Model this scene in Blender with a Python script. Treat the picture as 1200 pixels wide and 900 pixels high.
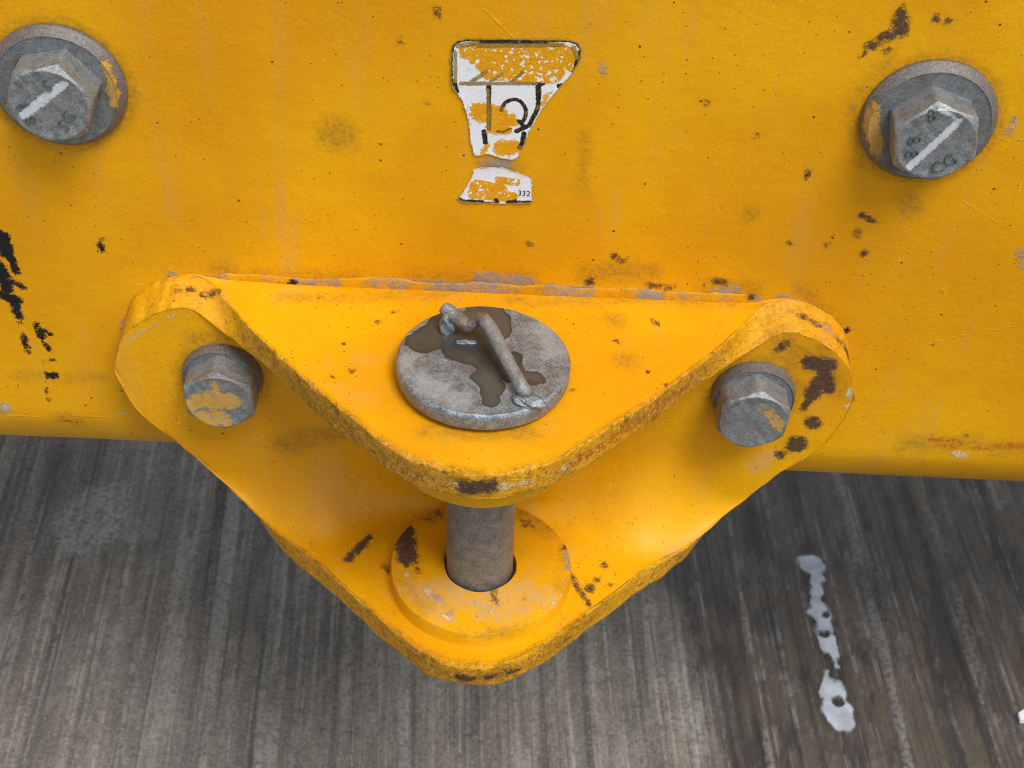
import bpy, bmesh, math, random
import numpy as np
random.seed(7); rng = np.random.default_rng(7)
sc = bpy.context.scene
for o in list(bpy.data.objects): bpy.data.objects.remove(o)
R = math.radians
MASKS = {'panel':{'m_black':[[-241.7,0.0,23.3,-241.3,0.0,11.8,3.6],[-239.6,0.0,9.8,-239.0,0.0,1.3,2.3],[-246.6,0.0,4.1,-245.8,0.0,-10.0,3.2],[-242.0,0.0,-5.9,-236.1,0.0,-9.5,1.8],[-248.4,0.0,-14.5,-241.9,0.0,-17.5,3.2],[-244.1,0.0,-19.8,-243.1,0.0,-28.8,2.3],[-243.1,0.0,-28.8,-243.0,0.0,-33.3,0.9],[-234.9,0.0,-32.9,-233.8,0.0,-42.0,2.3],[-233.1,0.0,-43.1,-230.8,0.0,-50.6,1.4],[-234.0,0.0,-35.1,-228.9,0.0,-39.4,1.4],[-242.7,0.0,-41.3,-242.8,0.0,-49.5,1.9],[-242.8,0.0,-49.5,-241.6,0.0,-52.9,0.9],[-234.1,0.0,-67.4,-230.9,0.0,-67.8,2.4],[-235.8,0.0,-59.1,-229.1,0.0,-57.0,0.7],[-237.1,0.0,-77.3,-236.8,0.0,-86.5,0.7],[-193.4,0.0,20.0,-193.6,0.0,16.3,1.5],[-99.0,0.0,0.2,-99.0,0.0,0.2,2.6],[167.4,0.0,42.4,167.4,0.0,42.4,1.3],[184.5,0.0,-15.2,184.5,0.0,-15.2,1.8],[150.1,0.0,78.1,149.1,0.0,74.2,0.8],[-231.1,0.0,-100.0,-224.4,0.0,-102.2,1.0]],'m_rust':[[177.2,0.0,162.5,178.6,0.0,159.3,2.4],[176.7,0.0,159.2,179.3,0.0,153.6,2.4],[175.7,0.0,152.6,172.3,0.0,150.7,2.0],[171.0,0.0,149.8,167.2,0.0,145.9,1.8],[166.5,0.0,145.4,164.2,0.0,141.1,0.8],[193.2,0.0,160.8,193.2,0.0,160.8,1.2],[198.2,0.0,160.2,200.5,0.0,159.9,0.6],[174.0,0.0,144.1,178.5,0.0,146.0,0.5],[179.6,0.0,55.6,186.0,0.0,52.4,1.3],[184.5,0.0,32.9,184.5,0.0,32.9,1.5],[179.5,0.0,47.0,179.2,0.0,44.0,1.1],[149.4,0.0,80.0,150.2,0.0,77.2,0.8],[-180.7,0.0,-110.1,-179.3,0.0,-110.7,1.2],[64.5,0.0,23.3,66.7,0.0,22.9,0.9],[80.7,0.0,8.2,93.6,0.0,7.7,0.9],[-41.7,0.0,139.5,-41.7,0.0,139.5,0.8],[-25.6,0.0,155.3,-25.2,0.0,152.0,0.6],[113.7,0.0,12.5,119.0,0.0,11.7,1.3],[132.9,0.0,3.7,132.9,0.0,3.7,1.7],[50.6,0.0,9.3,50.6,0.0,9.3,2.2],[62.2,0.0,25.8,62.2,0.0,25.8,1.7]],'m_grime_shade':[[-72.5,0.0,89.3,-72.5,0.0,89.3,9.0],[50.2,0.0,14.7,79.9,0.0,17.2,5.1],[110.6,0.0,9.7,132.3,0.0,8.1,4.3],[200.0,0.0,67.0,203.3,0.0,60.7,4.2],[43.2,0.0,93.8,44.3,0.0,62.9,1.0],[126.1,0.0,54.5,126.1,0.0,54.5,3.4],[-117.2,0.0,5.2,-65.5,0.0,5.6,2.2],[-39.6,0.0,6.9,20.5,0.0,10.0,2.6],[-232.5,0.0,-100.1,-223.4,0.0,-102.2,4.4],[229.6,0.0,-92.7,266.5,0.0,-90.6,4.8],[-126.0,0.0,3.2,-134.1,0.0,8.1,3.5],[157.9,0.0,9.4,181.2,0.0,-14.3,2.6],[164.6,0.0,117.6,174.2,0.0,85.9,2.0],[-2.3,0.0,76.6,9.1,0.0,75.3,4.1],[175.9,0.0,139.9,167.6,0.0,122.2,2.0],[278.7,0.0,-93.2,294.7,0.0,-91.6,3.9],[-251.2,0.0,-68.9,-205.3,0.0,-67.7,1.0]],'m_mauve':[[-111.1,0.0,-0.4,-65.7,0.0,-0.3,3.1],[-65.7,0.0,-0.3,-5.1,0.0,1.1,2.6],[-52.6,0.0,3.1,-22.4,0.0,3.0,3.0],[-5.1,0.0,2.2,51.0,0.0,2.3,3.5],[51.1,0.0,1.2,94.2,0.0,1.8,2.6],[94.3,0.0,1.2,124.6,0.0,1.1,2.6],[-5.2,0.0,9.2,20.6,0.0,7.8,3.0],[-143.4,0.0,1.7,-117.7,0.0,-0.8,1.3],[-160.8,0.0,0.3,-177.8,0.0,-14.2,1.8],[-177.8,0.0,-14.2,-189.2,0.0,-33.4,1.8],[-159.8,0.0,2.0,-159.8,0.0,2.0,2.7],[147.7,0.0,5.6,164.0,0.0,-2.3,1.1],[239.7,0.0,105.3,240.0,0.0,112.1,1.3],[236.5,0.0,103.7,239.5,0.0,107.5,0.8],[48.7,0.0,130.7,49.6,0.0,128.2,1.6],[260.2,0.0,38.2,264.2,0.0,30.6,2.2],[-262.6,0.0,-92.9,-262.6,0.0,-92.9,3.9],[-2.3,0.0,77.6,8.3,0.0,76.2,2.4],[115.5,0.0,4.5,123.8,0.0,7.6,3.5]],'m_red':[[242.8,0.0,-88.8,259.3,0.0,-89.8,1.4],[248.3,0.0,-92.9,257.0,0.0,-94.4,1.0],[278.6,0.0,-92.5,294.2,0.0,-89.7,1.5],[267.2,0.0,-93.8,276.7,0.0,-94.6,1.0]],'m_white':[[258.9,0.0,-98.8,263.8,0.0,-99.8,2.2],[239.5,0.0,107.5,240.6,0.0,109.4,0.6],[-261.2,0.0,-92.8,-261.2,0.0,-92.8,2.0],[-199.7,0.0,-93.3,-195.0,0.0,-93.7,0.7]],'m_scratch':[[250.5,0.0,82.4,250.8,0.0,64.5,0.4],[215.5,0.0,-32.5,228.7,0.0,-21.4,0.5],[228.7,0.0,-21.4,253.0,0.0,-12.2,0.5],[253.0,0.0,-12.2,273.8,0.0,-7.8,0.5],[233.9,0.0,34.3,228.5,0.0,10.2,0.4],[-266.0,0.0,-98.8,-237.8,0.0,-97.9,0.5],[-237.8,0.0,-97.9,-186.0,0.0,-95.7,0.5],[-183.2,0.0,-5.2,-139.5,0.0,-2.9,0.4],[-214.7,0.0,-12.2,-207.7,0.0,-9.1,0.4],[-113.8,0.0,47.9,-106.4,0.0,-26.3,0.3],[214.2,0.0,6.8,229.5,0.0,15.7,0.4]]},'bracket':{'m_rust':[[164.2,-18.0,-22.9,174.8,-18.0,-24.0,4.0],[172.2,-18.0,-26.4,176.5,-18.0,-39.5,3.5],[169.3,-18.0,-44.0,170.6,-18.0,-35.7,4.0],[167.4,-18.0,-48.8,166.4,-18.0,-53.6,1.8],[172.9,-18.0,-63.5,172.9,-18.0,-63.5,4.1],[166.3,-18.0,-79.2,166.3,-18.0,-79.2,5.5],[159.3,-18.0,-87.8,159.3,-18.0,-87.8,2.8],[147.5,-18.0,-15.3,151.2,-18.0,-11.2,1.7],[150.8,-9.0,6.8,160.6,-9.0,-0.9,1.7],[160.6,-9.0,-0.9,170.7,-9.0,-10.3,1.3],[172.2,-9.0,-11.4,183.3,-9.0,-20.9,1.8],[183.3,-9.0,-20.9,187.4,-9.0,-29.3,1.8],[-159.2,-9.0,-7.9,-144.9,-9.0,4.7,1.5],[-153.7,-9.0,-9.3,-140.2,-9.0,0.1,1.1],[-161.6,-9.0,-6.4,-153.8,-9.0,1.6,0.9],[-145.9,-9.0,-4.5,-135.5,-9.0,0.4,0.9],[-169.4,-9.0,-13.9,-161.6,-9.0,-6.4,0.9],[-70.1,-58.6,-139.0,-60.7,-42.4,-139.0,1.9],[-86.1,30.8,-139.0,-86.1,30.8,-139.0,3.0],[-68.3,-31.3,-139.0,-68.3,-31.3,-139.0,1.4],[-61.1,-28.3,-139.0,-61.1,-28.3,-139.0,1.4],[-61.0,-48.8,-139.0,-61.0,-48.8,-139.0,0.9],[10.8,-51.1,-139.0,10.8,-51.1,-139.0,0.9],[59.0,-83.7,-139.0,52.8,-73.3,-139.0,0.9],[52.8,-73.3,-139.0,49.2,-62.7,-139.0,0.9],[67.6,-55.5,-139.0,67.6,-55.5,-139.0,1.4],[63.7,-66.7,-139.0,63.7,-66.7,-139.0,0.9],[70.5,-69.4,-139.0,70.5,-69.4,-139.0,0.7],[-111.0,30.8,-139.0,-111.0,30.8,-139.0,2.0],[59.1,-73.0,-139.0,59.1,-73.0,-139.0,2.3],[36.8,-114.4,-139.0,58.8,-96.4,-139.0,1.3],[-4.7,-129.4,-8.0,5.9,-128.8,-8.0,4.6],[-6.8,-133.8,-8.0,7.6,-134.1,-8.0,2.7],[-25.4,-123.5,-8.0,-23.1,-122.3,-8.0,1.9],[-11.1,-125.4,-8.0,0.5,-125.8,-8.0,1.2],[38.7,-123.6,-8.0,50.3,-114.7,-8.0,1.2],[41.6,-112.1,-147.0,63.9,-89.4,-147.0,2.7],[59.4,-92.5,-147.0,73.1,-80.2,-147.0,1.8],[28.6,-122.2,-147.0,41.6,-114.9,-147.0,1.8],[-6.7,-129.9,-147.0,2.0,-131.6,-147.0,2.6],[-32.3,-122.5,-147.0,-23.4,-125.9,-147.0,1.3],[8.0,-129.2,-147.0,16.6,-129.3,-147.0,2.6],[-3.8,-126.5,-147.0,24.2,-122.9,-147.0,1.3]],'m_grime_shade':[[-37.1,-117.3,-147.0,-5.7,-132.0,-147.0,5.3],[-5.7,-132.0,-147.0,24.4,-128.9,-147.0,5.3],[37.2,-116.2,-147.0,73.0,-83.1,-147.0,4.0],[-97.4,-57.1,-147.0,-51.7,-101.2,-147.0,2.3],[-115.3,-46.5,-8.0,-72.9,-88.6,-8.0,5.9],[-72.9,-88.6,-8.0,-34.3,-122.4,-8.0,6.4],[-34.1,-125.1,-8.0,0.8,-133.9,-8.0,4.6],[105.1,-48.9,-8.0,74.8,-81.6,-8.0,2.9],[-160.7,-5.5,-8.0,-145.5,6.2,-8.0,3.1],[-23.9,-104.9,0.0,22.7,-103.9,0.0,3.5],[69.1,-49.7,0.0,69.1,-49.7,0.0,5.0],[63.7,-18.4,0.0,63.7,-18.4,0.0,5.1],[-102.9,-12.0,0.0,-22.1,-4.6,-0.0,1.7],[12.3,-4.5,0.0,124.6,-1.3,0.0,1.7],[136.1,-18.0,-32.9,156.5,-18.0,-23.3,4.4],[148.0,-18.0,-9.7,164.6,-18.0,-20.0,6.1],[168.0,-18.0,-14.2,181.4,-18.0,-42.2,3.5],[-147.8,-18.0,-22.3,-121.1,-18.0,-23.7,3.5],[-108.5,-18.0,-94.4,-66.7,-18.0,-79.6,5.6]],'m_white':[[10.4,-125.3,-8.0,12.9,-133.2,-8.0,2.3],[15.8,-126.1,-8.0,28.0,-121.5,-8.0,2.3],[31.0,-120.3,-8.0,42.6,-111.2,-8.0,1.9],[14.4,-131.5,-8.0,25.4,-127.7,-8.0,1.5],[36.8,-121.6,-8.0,41.8,-118.0,-8.0,1.5],[-16.7,-126.8,-8.0,-8.9,-129.6,-8.0,1.5],[19.8,-134.5,-8.0,31.1,-129.5,-8.0,1.1],[117.0,-28.7,-8.0,120.1,-27.2,-8.0,1.7],[50.5,-97.7,-8.0,54.5,-95.7,-8.0,1.2],[38.7,-118.2,-8.0,41.8,-116.9,-8.0,1.5],[187.8,-18.0,-38.9,188.5,-18.0,-45.3,1.3],[188.7,-18.0,-51.2,188.7,-18.0,-51.2,1.4],[-156.3,-18.0,-8.9,-170.1,-18.0,-16.7,0.7],[-172.4,-18.0,-18.0,-182.1,-18.0,-25.7,0.5]],'m_red':[[34.9,-118.4,-8.0,54.4,-101.5,-8.0,2.7],[54.4,-101.5,-8.0,74.8,-81.6,-8.0,2.8],[74.8,-80.4,-8.0,96.2,-58.9,-8.0,1.6]],'m_dust':[[-135.6,13.6,-139.0,-122.8,-6.4,-139.0,7.0],[-128.1,-3.3,-139.0,-128.1,-3.3,-139.0,5.9],[131.5,-12.3,-139.0,147.4,5.5,-139.0,6.8],[101.2,-46.2,-139.0,125.9,-24.4,-139.0,2.3],[136.9,-5.3,-139.0,136.9,-5.3,-139.0,3.9],[16.3,-114.4,-35.0,28.1,-108.2,-35.0,2.0],[-23.9,-108.3,-35.0,-7.5,-115.8,-35.0,1.6],[146.7,-18.0,-96.1,152.7,-18.0,-89.4,4.7]],'m_mauve':[[164.8,-9.0,-0.7,180.7,-9.0,-18.2,1.3],[180.7,-9.0,-18.2,186.5,-9.0,-26.4,1.3]],'m_speck':[[-110.8,11.5,-139.0,-46.8,4.8,-139.0,19.7],[-68.2,-23.4,-139.0,-68.2,-23.4,-139.0,14.3],[-176.4,-18.0,-49.5,-161.9,-18.0,-78.6,10.0],[-122.4,-18.0,-95.1,-122.4,-18.0,-95.1,11.7],[-110.7,-49.5,-8.0,-34.4,-121.3,-8.0,5.9],[0.8,-133.9,-8.0,62.3,-99.9,-8.0,5.3],[62.3,-99.9,-8.0,109.2,-48.7,-8.0,3.9]]},'boss':{'m_rust':[[-40.8,-44.8,-130.0,-37.4,-65.1,-130.0,5.1],[-36.2,-69.3,-130.0,-33.2,-72.8,-130.0,2.3],[-29.5,-35.2,-130.0,-22.8,-29.7,-130.0,2.3],[-19.0,-54.9,-130.0,-18.0,-64.1,-130.0,1.4],[35.6,-26.4,-130.0,40.3,-32.6,-130.0,1.9],[21.6,-30.4,-130.0,31.0,-36.3,-130.0,1.4],[42.7,-57.7,-130.0,45.9,-51.3,-130.0,0.9]],'m_grime_shade':[[-31.9,-33.4,-130.0,-20.5,-29.5,-130.0,5.6],[21.5,-27.2,-130.0,38.0,-39.2,-130.0,5.6],[-39.8,-80.3,-130.0,-25.0,-99.9,-130.0,2.3],[48.7,-51.2,-130.0,45.0,-81.7,-130.0,2.3],[-6.7,-115.8,-130.0,27.7,-108.4,-130.0,1.7]],'m_dust':[[-17.2,-85.0,-130.0,18.6,-93.6,-130.0,9.9],[5.6,-98.3,-130.0,14.4,-99.5,-130.0,7.1],[-34.9,-85.9,-130.0,-16.1,-102.3,-130.0,4.5],[22.8,-82.9,-130.0,36.2,-88.0,-130.0,6.3]],'m_mauve':[[47.8,-51.2,-130.0,47.3,-66.6,-130.0,1.8],[45.0,-75.8,-130.0,40.6,-84.8,-130.0,1.4],[-21.2,-91.0,-130.0,-11.8,-102.0,-130.0,2.2]],'m_white':[[-36.6,-75.3,-130.0,-30.9,-79.8,-130.0,1.8],[-26.0,-85.4,-130.0,-24.1,-94.1,-130.0,1.8],[-16.0,-104.0,-130.0,-11.5,-106.5,-130.0,1.8],[1.1,-95.6,-130.0,7.7,-96.4,-130.0,2.7],[31.9,-99.7,-130.0,40.6,-90.7,-130.0,0.9],[23.1,-55.7,-130.0,23.1,-55.7,-130.0,1.4]]},'disc':{'m_wet':[[-27.3,-54.2,12.0,-16.1,-36.6,12.0,7.7],[-27.2,-55.5,12.0,-30.4,-55.7,12.0,6.5],[-15.4,-48.3,12.0,-5.6,-41.2,12.0,8.2],[-11.5,-44.8,12.0,0.2,-30.9,12.0,9.0],[4.5,-33.9,12.0,6.8,-43.7,12.0,6.2],[-12.8,-59.7,12.0,1.6,-66.3,12.0,7.3],[-4.8,-57.3,12.0,5.8,-72.2,12.0,8.1],[0.1,-78.7,12.0,5.5,-85.6,12.0,5.1],[3.2,-87.5,12.0,4.6,-95.1,12.0,3.1],[13.5,-62.4,12.0,13.9,-77.8,12.0,4.0],[14.4,-68.6,12.0,16.3,-77.7,12.0,3.2],[15.9,-77.7,12.0,25.0,-77.1,12.0,3.6],[22.6,-80.3,12.0,26.6,-78.8,12.0,2.4],[-6.2,-26.6,12.0,2.1,-26.0,12.0,4.2]],'m_pale':[[14.1,-83.8,12.0,20.2,-95.3,12.0,4.7],[-25.1,-86.2,12.0,-8.9,-97.0,12.0,5.5],[-38.3,-68.8,12.0,-25.1,-86.2,12.0,3.2],[29.3,-38.9,12.0,33.6,-58.0,12.0,5.8]],'m_rust':[[-19.3,-51.8,12.0,-3.0,-54.0,12.0,4.1],[-8.1,-73.1,12.0,6.0,-78.3,12.0,3.2]]},'boltWR':{'m_yellow':[[172.7,-6.0,114.8,173.7,-6.0,107.3,3.6],[174.4,-6.0,105.9,178.4,-6.0,96.9,3.5],[179.8,-6.0,93.8,179.8,-6.0,93.8,1.6],[173.2,-6.0,118.9,173.2,-6.0,118.9,2.4]],'m_white':[[190.6,-23.0,98.8,206.7,-23.0,121.9,1.7],[206.7,-23.0,121.9,207.5,-23.0,123.7,1.2],[197.8,-23.0,128.4,204.5,-23.0,125.3,1.0]],'m_rust':[[183.5,-6.0,115.3,198.7,-6.0,126.2,3.2],[191.2,-6.0,134.5,193.6,-6.0,132.1,1.6],[184.6,-6.0,99.5,187.2,-6.0,88.1,2.5]]},'boltWL':{'m_yellow':[[-174.5,-6.0,124.9,-172.6,-6.0,116.7,2.0],[-173.0,-6.0,116.7,-172.8,-6.0,109.2,2.6],[-172.5,-6.0,109.2,-173.9,-6.0,104.7,2.0]],'m_white':[[-210.5,-23.0,106.9,-191.5,-23.0,122.2,2.0],[-191.5,-23.0,122.2,-189.4,-23.0,123.6,1.6],[-193.7,-23.0,131.9,-189.5,-23.0,129.5,0.8]],'m_rust':[[-212.8,-6.0,123.6,-195.3,-6.0,124.4,3.3],[-192.2,-6.0,120.2,-181.2,-6.0,110.6,3.3],[-187.9,-6.0,122.6,-206.5,-6.0,126.9,2.0]]},'boltHL':{'m_yellow':[[-149.8,-38.0,-51.0,-137.0,-38.0,-44.5,4.9],[-137.3,-38.0,-47.4,-128.5,-38.0,-46.9,5.7],[-144.9,-38.0,-58.4,-133.2,-38.0,-60.1,4.5],[-136.1,-38.0,-35.8,-135.6,-38.0,-39.2,2.2]],'m_rust':[[-146.3,-38.0,-30.7,-135.1,-38.0,-25.6,3.9],[-129.0,-38.0,-28.1,-116.7,-38.0,-34.8,3.5]]},'boltHR':{'m_yellow':[[140.2,-38.0,-35.9,143.7,-38.0,-39.2,2.6],[144.6,-38.0,-39.2,150.9,-38.0,-47.0,3.1],[146.7,-38.0,-44.9,150.3,-38.0,-49.4,2.6]],'m_rust':[[121.5,-38.0,-33.5,121.4,-38.0,-51.0,2.6],[124.7,-38.0,-24.8,136.6,-38.0,-18.5,2.1]],'m_white':[[132.3,-38.0,-57.5,138.9,-38.0,-51.2,0.9],[145.0,-38.0,-33.4,150.0,-38.0,-37.7,0.9]]}}
ST = {'up':[[-19.68,133.69],[-19.13,138.41],[-16.47,141.5],[-12.29,142.53],[33.3,144.13],[37.57,142.64],[39.32,138.9],[39.19,134.62],[36.5,128.02],[32.2,121.71],[26.37,113.47],[22.37,106.55],[19.49,99.6],[16.55,93.48],[15.55,87.85],[13.74,82.12],[10.2,79.59],[4.93,80.29],[-1.57,82.35],[-7.99,81.1],[-10.1,88.98],[-11.01,98.18],[-12.68,105.84],[-15.1,112.47],[-18.25,116.77],[-19.44,120.24]],'low':[[-16.71,56.52],[-13.85,59.61],[-10.24,67.11],[-8.67,71.53],[-9.1,73.43],[-6.28,75.0],[0.19,75.78],[6.69,75.14],[13.24,73.05],[19.45,69.97],[20.41,55.84],[6.42,54.66],[-7.61,54.48],[-12.98,54.72]],'black':[[-19.02,114.51,-19.3,134.57,0.83],[-19.3,134.57,-18.17,138.88,0.83],[-18.17,138.88,-16.09,140.88,0.83],[-16.09,140.88,-12.29,141.98,0.83],[-12.29,141.98,33.71,143.65,0.83],[33.71,143.65,37.22,142.2,0.83],[37.22,142.2,38.94,138.88,0.83],[38.94,138.88,38.98,135.04,0.83],[38.98,135.04,36.12,128.01,0.83],[-6.57,141.51,23.12,142.41,1.33],[37.07,131.51,38.61,138.01,1.04],[-18.27,120.3,-17.07,115.49,1.66],[29.94,120.29,31.86,120.82,1.24],[-1.92,119.28,-1.45,96.33,1.08],[20.59,120.74,20.89,113.67,1.33],[18.27,120.64,22.92,120.85,0.62],[20.89,113.67,20.74,107.83,1.08],[20.74,107.83,17.13,99.03,1.08],[17.13,99.03,11.3,95.54,1.08],[4.14,106.48,4.57,108.32,0.95],[4.57,108.32,5.39,109.94,0.95],[5.39,109.94,6.53,111.23,0.95],[6.53,111.23,7.92,112.1,0.95],[7.92,112.1,9.44,112.47,0.95],[9.44,112.47,10.99,112.33,0.95],[10.99,112.33,12.45,111.68,0.95],[12.45,111.68,13.71,110.58,0.95],[13.71,110.58,14.69,109.09,0.95],[14.69,109.09,15.3,107.33,0.95],[15.3,107.33,15.51,105.44,0.95],[15.51,105.44,15.28,103.54,0.95],[15.28,103.54,14.65,101.78,0.95],[14.65,101.78,13.65,100.3,0.95],[-3.81,94.84,-2.9,88.85,1.24],[14.92,94.33,14.67,90.14,1.33],[14.67,90.14,13.18,86.8,1.24],[2.16,95.12,5.34,95.04,0.54],[5.34,95.04,8.48,96.79,0.66],[12.31,101.09,15.6,97.58,0.95]],'olive':[[-14.76,119.58,-1.16,120.19,1.08],[-1.16,120.19,19.41,121.13,0.91],[-9.72,120.68,-3.22,126.23,1.04],[-1.18,121.07,3.76,125.24,0.83],[8.52,121.51,13.01,126.53,0.83],[-2.26,117.05,-1.45,96.33,0.66],[-17.39,135.51,-17.3,120.78,0.91],[-16.07,138.55,-7.31,140.42,1.24],[-7.29,138.94,30.8,141.07,1.04],[35.44,140.0,37.23,135.39,1.24]],'yel':[[-5.97,105.25,3.15,103.4,4.98],[3.2,101.13,8.34,101.37,3.73],[-0.65,96.37,7.31,95.82,2.49],[3.55,87.29,11.58,86.73,2.9],[11.52,88.59,14.48,84.05,2.07],[-2.46,87.0,-4.0,83.18,1.24],[8.46,83.76,3.62,84.48,2.07],[26.23,116.58,20.7,108.73,0.83]],'speck':[[-11.83,135.76,30.98,137.67,3.73],[-1.27,125.44,23.83,126.58,3.73],[-3.29,129.69,33.17,132.63,4.98],[-7.23,135.11,27.21,136.65,5.81],[8.32,128.05,25.7,127.97,6.64],[2.45,131.25,8.35,127.18,5.81],[31.2,133.4,34.08,136.96,3.32],[-6.11,63.9,4.16,62.44,4.15],[-8.1,59.89,10.42,58.81,2.9],[4.02,68.27,12.19,67.69,2.07],[-1.36,129.78,8.3,128.92,4.15]],'lblack':[[-15.47,56.58,-10.92,55.07,0.91],[-10.92,55.31,-3.91,55.16,1.24],[-3.91,55.16,2.27,55.46,0.41],[2.65,56.96,3.51,55.52,1.04],[8.45,55.75,20.39,56.33,1.0],[10.5,56.35,12.13,56.92,0.83]]}
ROD = [[-0.02, -0.0403, 0.021], [-0.011, -0.0477, 0.0185], [-0.0069, -0.0494, 0.018], [-0.0021, -0.0495, 0.022], [0.0022, -0.0557, 0.0225], [0.0104, -0.0734, 0.0195], [0.0184, -0.0899, 0.016], [0.0212, -0.0923, 0.013]]
STAMP = {'R': [('8', [0.1893, 0.1128], -80), ('8', [0.1896, 0.1057], -80), ('G', [0.2079, 0.1029], 30), ('C', [0.203, 0.099], 15), ('8', [0.1947, 0.1254], 20)], 'L': [('G', [-0.1898, 0.1072], 40), ('S', [-0.1929, 0.1021], 35), ('S', [-0.1969, 0.1225], 20), ('8', [-0.208, 0.1045], -60), ('1', [-0.211, 0.1115], -70), ('1', [-0.2093, 0.1124], -70)], '332': [0.0141, 0.06]}
GD = {'trail0': [0.271, 0.266, -0.48], 'trail1': [0.274, 0.103, -0.48], 'bit': [0.414, 0.114, -0.48], 'path': [[269.8, 263.5], [273.0, 248.4], [272.1, 229.6], [273.4, 206.9], [272.9, 186.4], [275.5, 174.3], [276.2, 158.9], [272.6, 142.0], [273.1, 125.5], [273.1, 105.4]]}
CAM_POS = [0.01405, -0.61747, 0.47588]

# ------------------------------------------------------------------ camera
cam = bpy.data.cameras.new('camera'); camo = bpy.data.objects.new('camera', cam); sc.collection.objects.link(camo)
cam.sensor_width = 36; cam.lens = 54; cam.clip_start = .01; cam.clip_end = 200
from mathutils import Matrix, Vector
P_, R_ = R(41), R(2.3)
f0 = Vector((0, math.cos(P_), -math.sin(P_))); r0 = Vector((1, 0, 0)); u0 = Vector((0, math.sin(P_), math.cos(P_)))
rr = math.cos(R_)*r0+math.sin(R_)*u0; uu = -math.sin(R_)*r0+math.cos(R_)*u0
m = Matrix((rr, uu, -f0)).transposed().to_4x4(); m.translation = Vector(CAM_POS); camo.matrix_world = m
cam.dof.use_dof = True; cam.dof.focus_distance = .70; cam.dof.aperture_fstop = 24
sc.camera = camo
sc.cycles.filter_width = 1.0
sc.render.resolution_x = 1024; sc.render.resolution_y = 768
# ------------------------------------------------------------------ overcast sky and soft sun
SUN_EL, SUN_AZ = R(60), R(40)          # azimuth measured from the front (-y) towards the right (+x)
wd = bpy.data.worlds.new('World'); sc.world = wd; wd.use_nodes = True
wn = wd.node_tree; bg = wn.nodes['Background']
sky = wn.nodes.new('ShaderNodeTexSky'); sky.sky_type = 'NISHITA'; sky.sun_disc = False
sdir = Vector((math.sin(SUN_AZ)*math.cos(SUN_EL), -math.cos(SUN_AZ)*math.cos(SUN_EL), math.sin(SUN_EL)))
sky.sun_elevation = SUN_EL; sky.sun_rotation = math.atan2(sdir.x, sdir.y)
sky.air_density = 1.0; sky.dust_density = 2.0; sky.ozone_density = 1.0
hs = wn.nodes.new('ShaderNodeHueSaturation'); hs.inputs['Saturation'].default_value = .5
wn.links.new(sky.outputs[0], hs.inputs['Color']); wn.links.new(hs.outputs[0], bg.inputs[0]); bg.inputs[1].default_value = .10
sl = bpy.data.lights.new('sun', 'SUN'); sl.energy = 1.5; sl.angle = R(26); sl.color = (1, .975, .94)
so = bpy.data.objects.new('sun', sl); sc.collection.objects.link(so); so.rotation_euler = sdir.to_track_quat('Z', 'Y').to_euler()
sc.view_settings.view_transform = 'Standard'; sc.view_settings.look = 'None'
sc.view_settings.exposure = .80; sc.view_settings.gamma = 1; sc.view_settings.use_curve_mapping = False

# ------------------------------------------------------------------ helpers
WORLD0 = {}
def thing(name, label, cat, loc):
    o = bpy.data.objects.new(name, None); sc.collection.objects.link(o); o.location = loc
    o['label'] = label; o['category'] = cat; WORLD0[o.name] = np.array(loc, float); o.empty_display_size = .02
    return o
def mk(name, V, Fc, mat, parent=None, origin=None, attrs=None, smooth=40, kind=None, label=None):
    """one mesh object; V are world coordinates, origin its own base point"""
    V = np.asarray(V, float)
    if origin is None: origin = WORLD0[parent.name] if parent is not None else np.zeros(3)
    origin = np.array(origin, float)
    me = bpy.data.meshes.new(name); me.from_pydata((V-origin).tolist(), [], [list(map(int, f)) for f in Fc]); 
    bm = bmesh.new(); bm.from_mesh(me); bmesh.ops.recalc_face_normals(bm, faces=bm.faces[:]); bm.to_mesh(me); bm.free()
    me.polygons.foreach_set('use_smooth', [True]*len(me.polygons))
    if smooth: me.set_sharp_from_angle(angle=R(smooth))
    if attrs:
        for k, a in attrs.items():
            at = me.attributes.new(k, 'FLOAT', 'POINT'); at.data.foreach_set('value', np.asarray(a, np.float32))
    if mat: me.materials.append(mat)
    o = bpy.data.objects.new(name, me); sc.collection.objects.link(o)
    WORLD0[o.name] = origin
    if parent is not None:
        o.parent = parent; o.location = origin-WORLD0[parent.name]
    else: o.location = origin
    if kind: o['kind'] = kind
    if label: o['label'] = label
    return o
def seg_sdf(V, caps):
    """signed distance in mm (positive inside) + 10, clipped to 0..20, to a set of 3D capsules given in mm"""
    V = np.asarray(V, float)*1000; best = np.full(len(V), -50.)
    for c in caps:
        a, b, r = np.array(c[0:3]), np.array(c[3:6]), c[6]
        ab = b-a; L = ab@ab; t = np.clip(((V-a)@ab)/L, 0, 1) if L > 1e-9 else np.zeros(len(V))
        best = np.maximum(best, r-np.linalg.norm(V-a-t[:, None]*ab, axis=1))
    return np.clip(best+10, 0, 20)
def masks(key, V):
    ex = dict(m_rust=.45, m_black=.2, m_white=.3, m_red=.5, m_wet=.5)
    return {k: np.clip(seg_sdf(V, c)+ex.get(k, 0), 0, 20) for k, c in MASKS.get(key, {}).items()}
def seg_sdf2(Q, caps):
    best = np.full(len(Q), -50.)
    for x0, z0, x1, z1, r in caps:
        a, b = np.array((x0, z0)), np.array((x1, z1)); ab = b-a; L = ab@ab
        t = np.clip(((Q-a)@ab)/L, 0, 1) if L > 1e-9 else np.zeros(len(Q))
        best = np.maximum(best, r-np.linalg.norm(Q-a-t[:, None]*ab, axis=1))
    return np.clip(best+10, 0, 20)
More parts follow.
